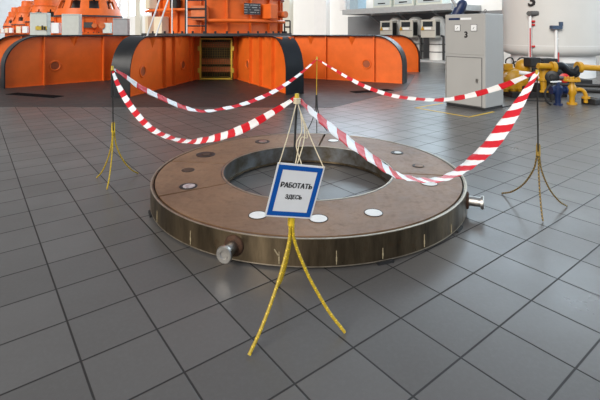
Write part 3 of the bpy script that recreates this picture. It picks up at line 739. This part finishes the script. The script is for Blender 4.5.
obj('terminal_box', box(BM(), mc+Vector((-.12, .1, .36)), (.24, .22, .18)), 'yellow', mo, bevel=.02)
c2 = Pt(523, 66, 12.5)
obj('casing', revolve(BM(), c2+Vector((0, 0, -.5)), Z, [(0, .14), (.3, .14), (.34, .20), (.40, .22), (.55, .21), (.64, .16), (.69, .08), (.70, 0)], 28), 'yellow', pm, smooth=True)
obj('elbow', tube(BM(), spline([c2+Vector((-.1, -.1, .02)), c2+Vector((.2, -.25, .06)), c2+Vector((.45, -.3, -.02)), Pt(541, 72, 11.9)], 6), .075, 14), 'yellow', pm, smooth=True)
wh = BM(); q = Pt(530, 80, 11.7)
tube(wh, spline([q+Vector((-.3, 0, .2)), q+Vector((0, -.1, .16)), q+Vector((.2, -.05, .02)), q+Vector((.1, 0, -.16)), q+Vector((-.2, .1, -.12))], 6), .055, 10)
obj('white_hose', wh, 'white', pm, smooth=True)
cc2 = Pt(544, 84, 11.6)
obj('column', revolve(BM(), Vector((cc2.x, cc2.y, .14)), Z, [(0, .19), (.05, .19), (.05, .12), (.3, .12), (.3, .17), (.36, .17), (.36, .13), (.64, .13), (.64, .19), (.69, .19), (.69, .14), (.76, .1), (.76, 0)], 24), 'yellow', pm, smooth=True)
bo = BM()
for k in range(5):
    q = Pt(505+k*8, 89, 11.7+.05*(k % 2)); cyl(bo, (q.x, q.y, .14), (q.x, q.y, .26+.05*(k % 3)), .09, seg=12); cyl(bo, (q.x, q.y, .2), (q.x, q.y, .23), .13, seg=12)
obj('flange', bo, 'yellow', pm)
for px, y, Y, sz in ((532, 62, 12.2, (.32, .3, .26)), (549, 90, 11.5, (.16, .2, .7)), (536, 92, 11.6, (.12, .2, .5)), (527, 90, 11.5, (.2, .15, .22))):
    q = Pt(px, y, Y); obj('dark_casing', box(BM(), q, sz, R(12)), 'black_matt', pm, bevel=.02)
op = BM()
for k in range(6):
    q = Pt(506+k*6, 60+4*(k % 2), 12.8); tube(op, spline([Vector((q.x, q.y, .14)), q+Vector((0, 0, -.3)), q, q+Vector((.15, -.05, .06)), q+Vector((.26, 0, -.2))], 5), .022, 6)
obj('black_hose', op, 'black_matt', pm)
# discharge pipe
pl = thing('pipeline', 'yellow pipe with black elbows leading to the right edge', 'pipe', (7.3, 11.4, 0))
a_ = Pt(538, 66, 11.4)
obj('pipe', tube(BM(), [a_, Pt(556, 66.5, 11.4)], .08, 14), 'yellow', pl, smooth=True)
obj('elbow', tube(BM(), spline([Pt(555, 66.5, 11.4), Pt(562, 66, 11.4), Pt(568, 71, 11.4), Pt(574, 72.5, 11.4), Pt(580, 67.5, 11.4)], 6), .10, 14), 'black', pl, smooth=True, label='black hose bend')
obj('pipe', tube(BM(), [Pt(578, 67, 11.4), Pt(640, 70.5, 11.4)], .08, 14), 'yellow', pl, smooth=True)
for px in (579, 553):
    q = Pt(px, 67.3, 11.4); obj('flange', cyl(BM(), q-Vector((.05, 0, 0)), q+Vector((.05, 0, 0)), .15, seg=20), 'yellow', pl, smooth=True)
for px in (572, 620):
    q = Pt(px, 75, 11.5); obj('support_leg', box(BM(), (q.x, q.y, (q.z)/2), (.09, .09, q.z)), 'black_matt', pl)
# handwheel valve, blue valve, flanged yellow valve
hv = thing('handwheel_valve', 'valve with a black disc and a red disc behind the blue valve', 'valve', Vector((Pt(553, 77, 11.0).x, 11.0, 0)))
q = Pt(552, 77, 11.0)
obj('black_disc', revolve(BM(), q, (-.5, -.85, .05), [(-.03, .14), (-.02, .16), (.01, .16), (.02, .14), (.02, .06), (.06, .05), (.06, 0)], 28), 'black', hv, smooth=True)
q2 = Pt(564, 78, 11.25); obj('red_disc', revolve(BM(), q2, (-.3, -.95, 0), [(0, .12), (.05, .12), (.07, .08), (.07, 0)], 24), 'red', hv, smooth=True)
obj('stem', tube(BM(), [q, q2], .05, 10), 'grey_side', hv); obj('stand', cyl(BM(), (q.x+.05, q.y+.05, 0), (q.x+.05, q.y+.05, q.z), .07, seg=14), 'black_matt', hv)
bv = thing('blue_valve', 'small dark blue valve in front of the yellow pump', 'valve', Vector((Pt(558, 90, 10.3).x, 10.3, 0)))
q = Pt(558, 91, 10.3); q0 = Vector((q.x, q.y, 0))
obj('body', revolve(BM(), q0, Z, [(0, .10), (.04, .10), (.04, .06), (.22, .07), (.30, .11), (.42, .12), (.47, .08), (.47, .04), (.55, .04), (.55, 0)], 20), 'blue', bv, smooth=True)
obj('outlet', revolve(BM(), q0+Vector((-.18, -.02, .36)), (1, 0, 0), [(0, .10), (.04, .10), (.04, .06), (.32, .06), (.32, .10), (.36, .10), (.36, 0)], 18), 'blue', bv, smooth=True)
obj('lever', box(BM(), q0+Vector((-.06, -.02, .56)), (.3, .05, .03), R(20)), 'white', bv)
gb = BM(); tube(gb, spline([q0+Vector((-.22, -.05, .5)), q0+Vector((-.34, -.06, .3)), q0+Vector((-.3, -.06, .1)), q0+Vector((-.2, -.05, .02))], 6), .025, 8); obj('hose', gb, 'black_matt', bv)
yv = thing('flanged_valve', 'yellow flanged valve standing right of the blue valve', 'valve', Vector((Pt(573, 90, 10.4).x, 10.4, 0)))
q = Pt(572, 90, 10.4); q0 = Vector((q.x, q.y, 0))
obj('body', revolve(BM(), q0, Z, [(0, .11), (.05, .11), (.05, .06), (.2, .06), (.28, .10), (.42, .10), (.48, .06), (.56, .06), (.56, .18), (.60, .18), (.60, .05), (.66, .05), (.66, 0)], 20), 'yellow', yv, smooth=True)
obj('side_branch', tube(BM(), spline([q0+Vector((0, 0, .34)), q0+Vector((.2, -.03, .36)), q0+Vector((.29, -.05, .25)), q0+Vector((.3, -.05, .05))], 6), .045, 12), 'yellow', yv, smooth=True)
obj('side_flange', cyl(BM(), q0+Vector((.3, -.05, .15)), q0+Vector((.3, -.05, .2)), .09, seg=16), 'yellow', yv)
for k in range(8):
    a = 2*PI*k/8; e = q0+Vector((math.cos(a)*.15, math.sin(a)*.15, .55)); obj('bolt', cyl(BM(), e, e+Z*.11, .018, seg=6), 'yellow', yv)
for k, (y, Y) in enumerate(((86, 14.0), (91.5, 12.7))):
    p0, p1 = Vector((.60*Y, Y, .05)), Vector((.80*Y, Y*.93, .05))
    tag(obj('floor_pipe', tube(BM(), [p0, p1], .05, 8), 'black_matt', smooth=True), ('black pipe along the floor under the white vessel', 'black pipe along the floor right of the yellow valve')[k], 'pipe')
dt = thing('steel_sleeper', 'dark low block on the floor at the right edge', 'block', (7.35, 10.6, 0))
obj('block', box(BM(), (7.35, 10.6, .07), (.9, .35, .14), R(25)), 'black_matt', dt, bevel=.02)
obj('top_plate', box(BM(), (7.35, 10.6, .15), (.6, .25, .02), R(25)), 'grey_side', dt)
# dark machines behind the pipes, blue column behind the cabinet
mk = thing('black_compressor', 'black machine under the white vessel behind the black hose bend', 'machine', (8.7, 14.6, 0))
obj('base', box(BM(), (8.7, 14.6, .08), (1.9, .7, .16)), 'black_matt', mk, bevel=.01)
obj('cylinder', revolve(BM(), (7.85, 14.6, .42), (1, 0, 0), [(0, .0), (0, .2), (.06, .27), (1.4, .27), (1.5, .2), (1.5, 0)], 24), 'black_matt', mk, smooth=True)
obj('motor', box(BM(), (8.3, 14.5, .74), (.5, .4, .25)), 'black_matt', mk, bevel=.03)
bc = thing('blue_machine', 'blue painted machine rising behind the grey cabinet', 'machine', (7.6, 20.5, 0))
obj('column', box(BM(), (7.45, 20.5, 1.3), (.7, .7, 2.6), R(-20)), 'blue', bc, bevel=.02)
obj('head', revolve(BM(), (7.35, 20.5, 2.45), (.5, -.2, 1), [(0, .22), (.5, .26), (.8, .2), (.9, .1), (.9, 0)], 24), 'blue', bc, smooth=True)
obj('pipe', tube(BM(), [(7.0, 20.4, 3.6), (7.75, 20.3, 2.3)], .07, 10), 'steel_grey', bc)

# ------------------------------------------------------------------ light
w = bpy.data.worlds.new('hall_daylight'); bpy.context.scene.world = w; w.use_nodes = True
nt = w.node_tree; bg = nt.nodes['Background']; bg.inputs[1].default_value = .50
tc = nt.nodes.new('ShaderNodeTexCoord'); sp = nt.nodes.new('ShaderNodeSeparateXYZ'); nt.links.new(tc.outputs['Generated'], sp.inputs[0])
nt.links.new(mixc(nt, ramp(nt, sp.outputs[0], -.6, .6), (.62, .60, .58), (.82, .98, 1.22)), bg.inputs[0])
def area(name, loc, target, sx, sy, power, col):
    l = bpy.data.lights.new(name, 'AREA'); l.shape = 'RECTANGLE'; l.size = sx; l.size_y = sy; l.energy = power; l.color = col
    o = bpy.data.objects.new(name, l); C.objects.link(o); o.location = loc
    o.rotation_euler = (Vector(target)-Vector(loc)).to_track_quat('-Z', 'Y').to_euler(); return o
sl = bpy.data.lights.new('window_light', 'SUN'); sl.energy = 2.7; sl.angle = R(35); sl.color = (1.0, .95, .88)
so_ = bpy.data.objects.new('window_light', sl); C.objects.link(so_); so_.location = (-10, -8, 9)
so_.rotation_euler = Vector((.50, .73, -.46)).to_track_quat('-Z', 'Y').to_euler()

# ------------------------------------------------------------------ camera (level, lens shifted down)
cd = bpy.data.cameras.new('camera'); cam = bpy.data.objects.new('camera', cd); C.objects.link(cam)
cam.location = (0, 0, 1.73); cam.rotation_euler = (R(90), 0, 0)
cd.sensor_width = 36; cd.sensor_fit = 'HORIZONTAL'; cd.lens = 432/600*36; cd.shift_x = 0; cd.shift_y = -(200-32.5)/600
cd.clip_end = 400
sc = bpy.context.scene; sc.camera = cam
vs = sc.view_settings; vs.view_transform = 'Standard'; vs.look = 'None'; vs.exposure = .28; vs.gamma = 1.; vs.use_curve_mapping = False
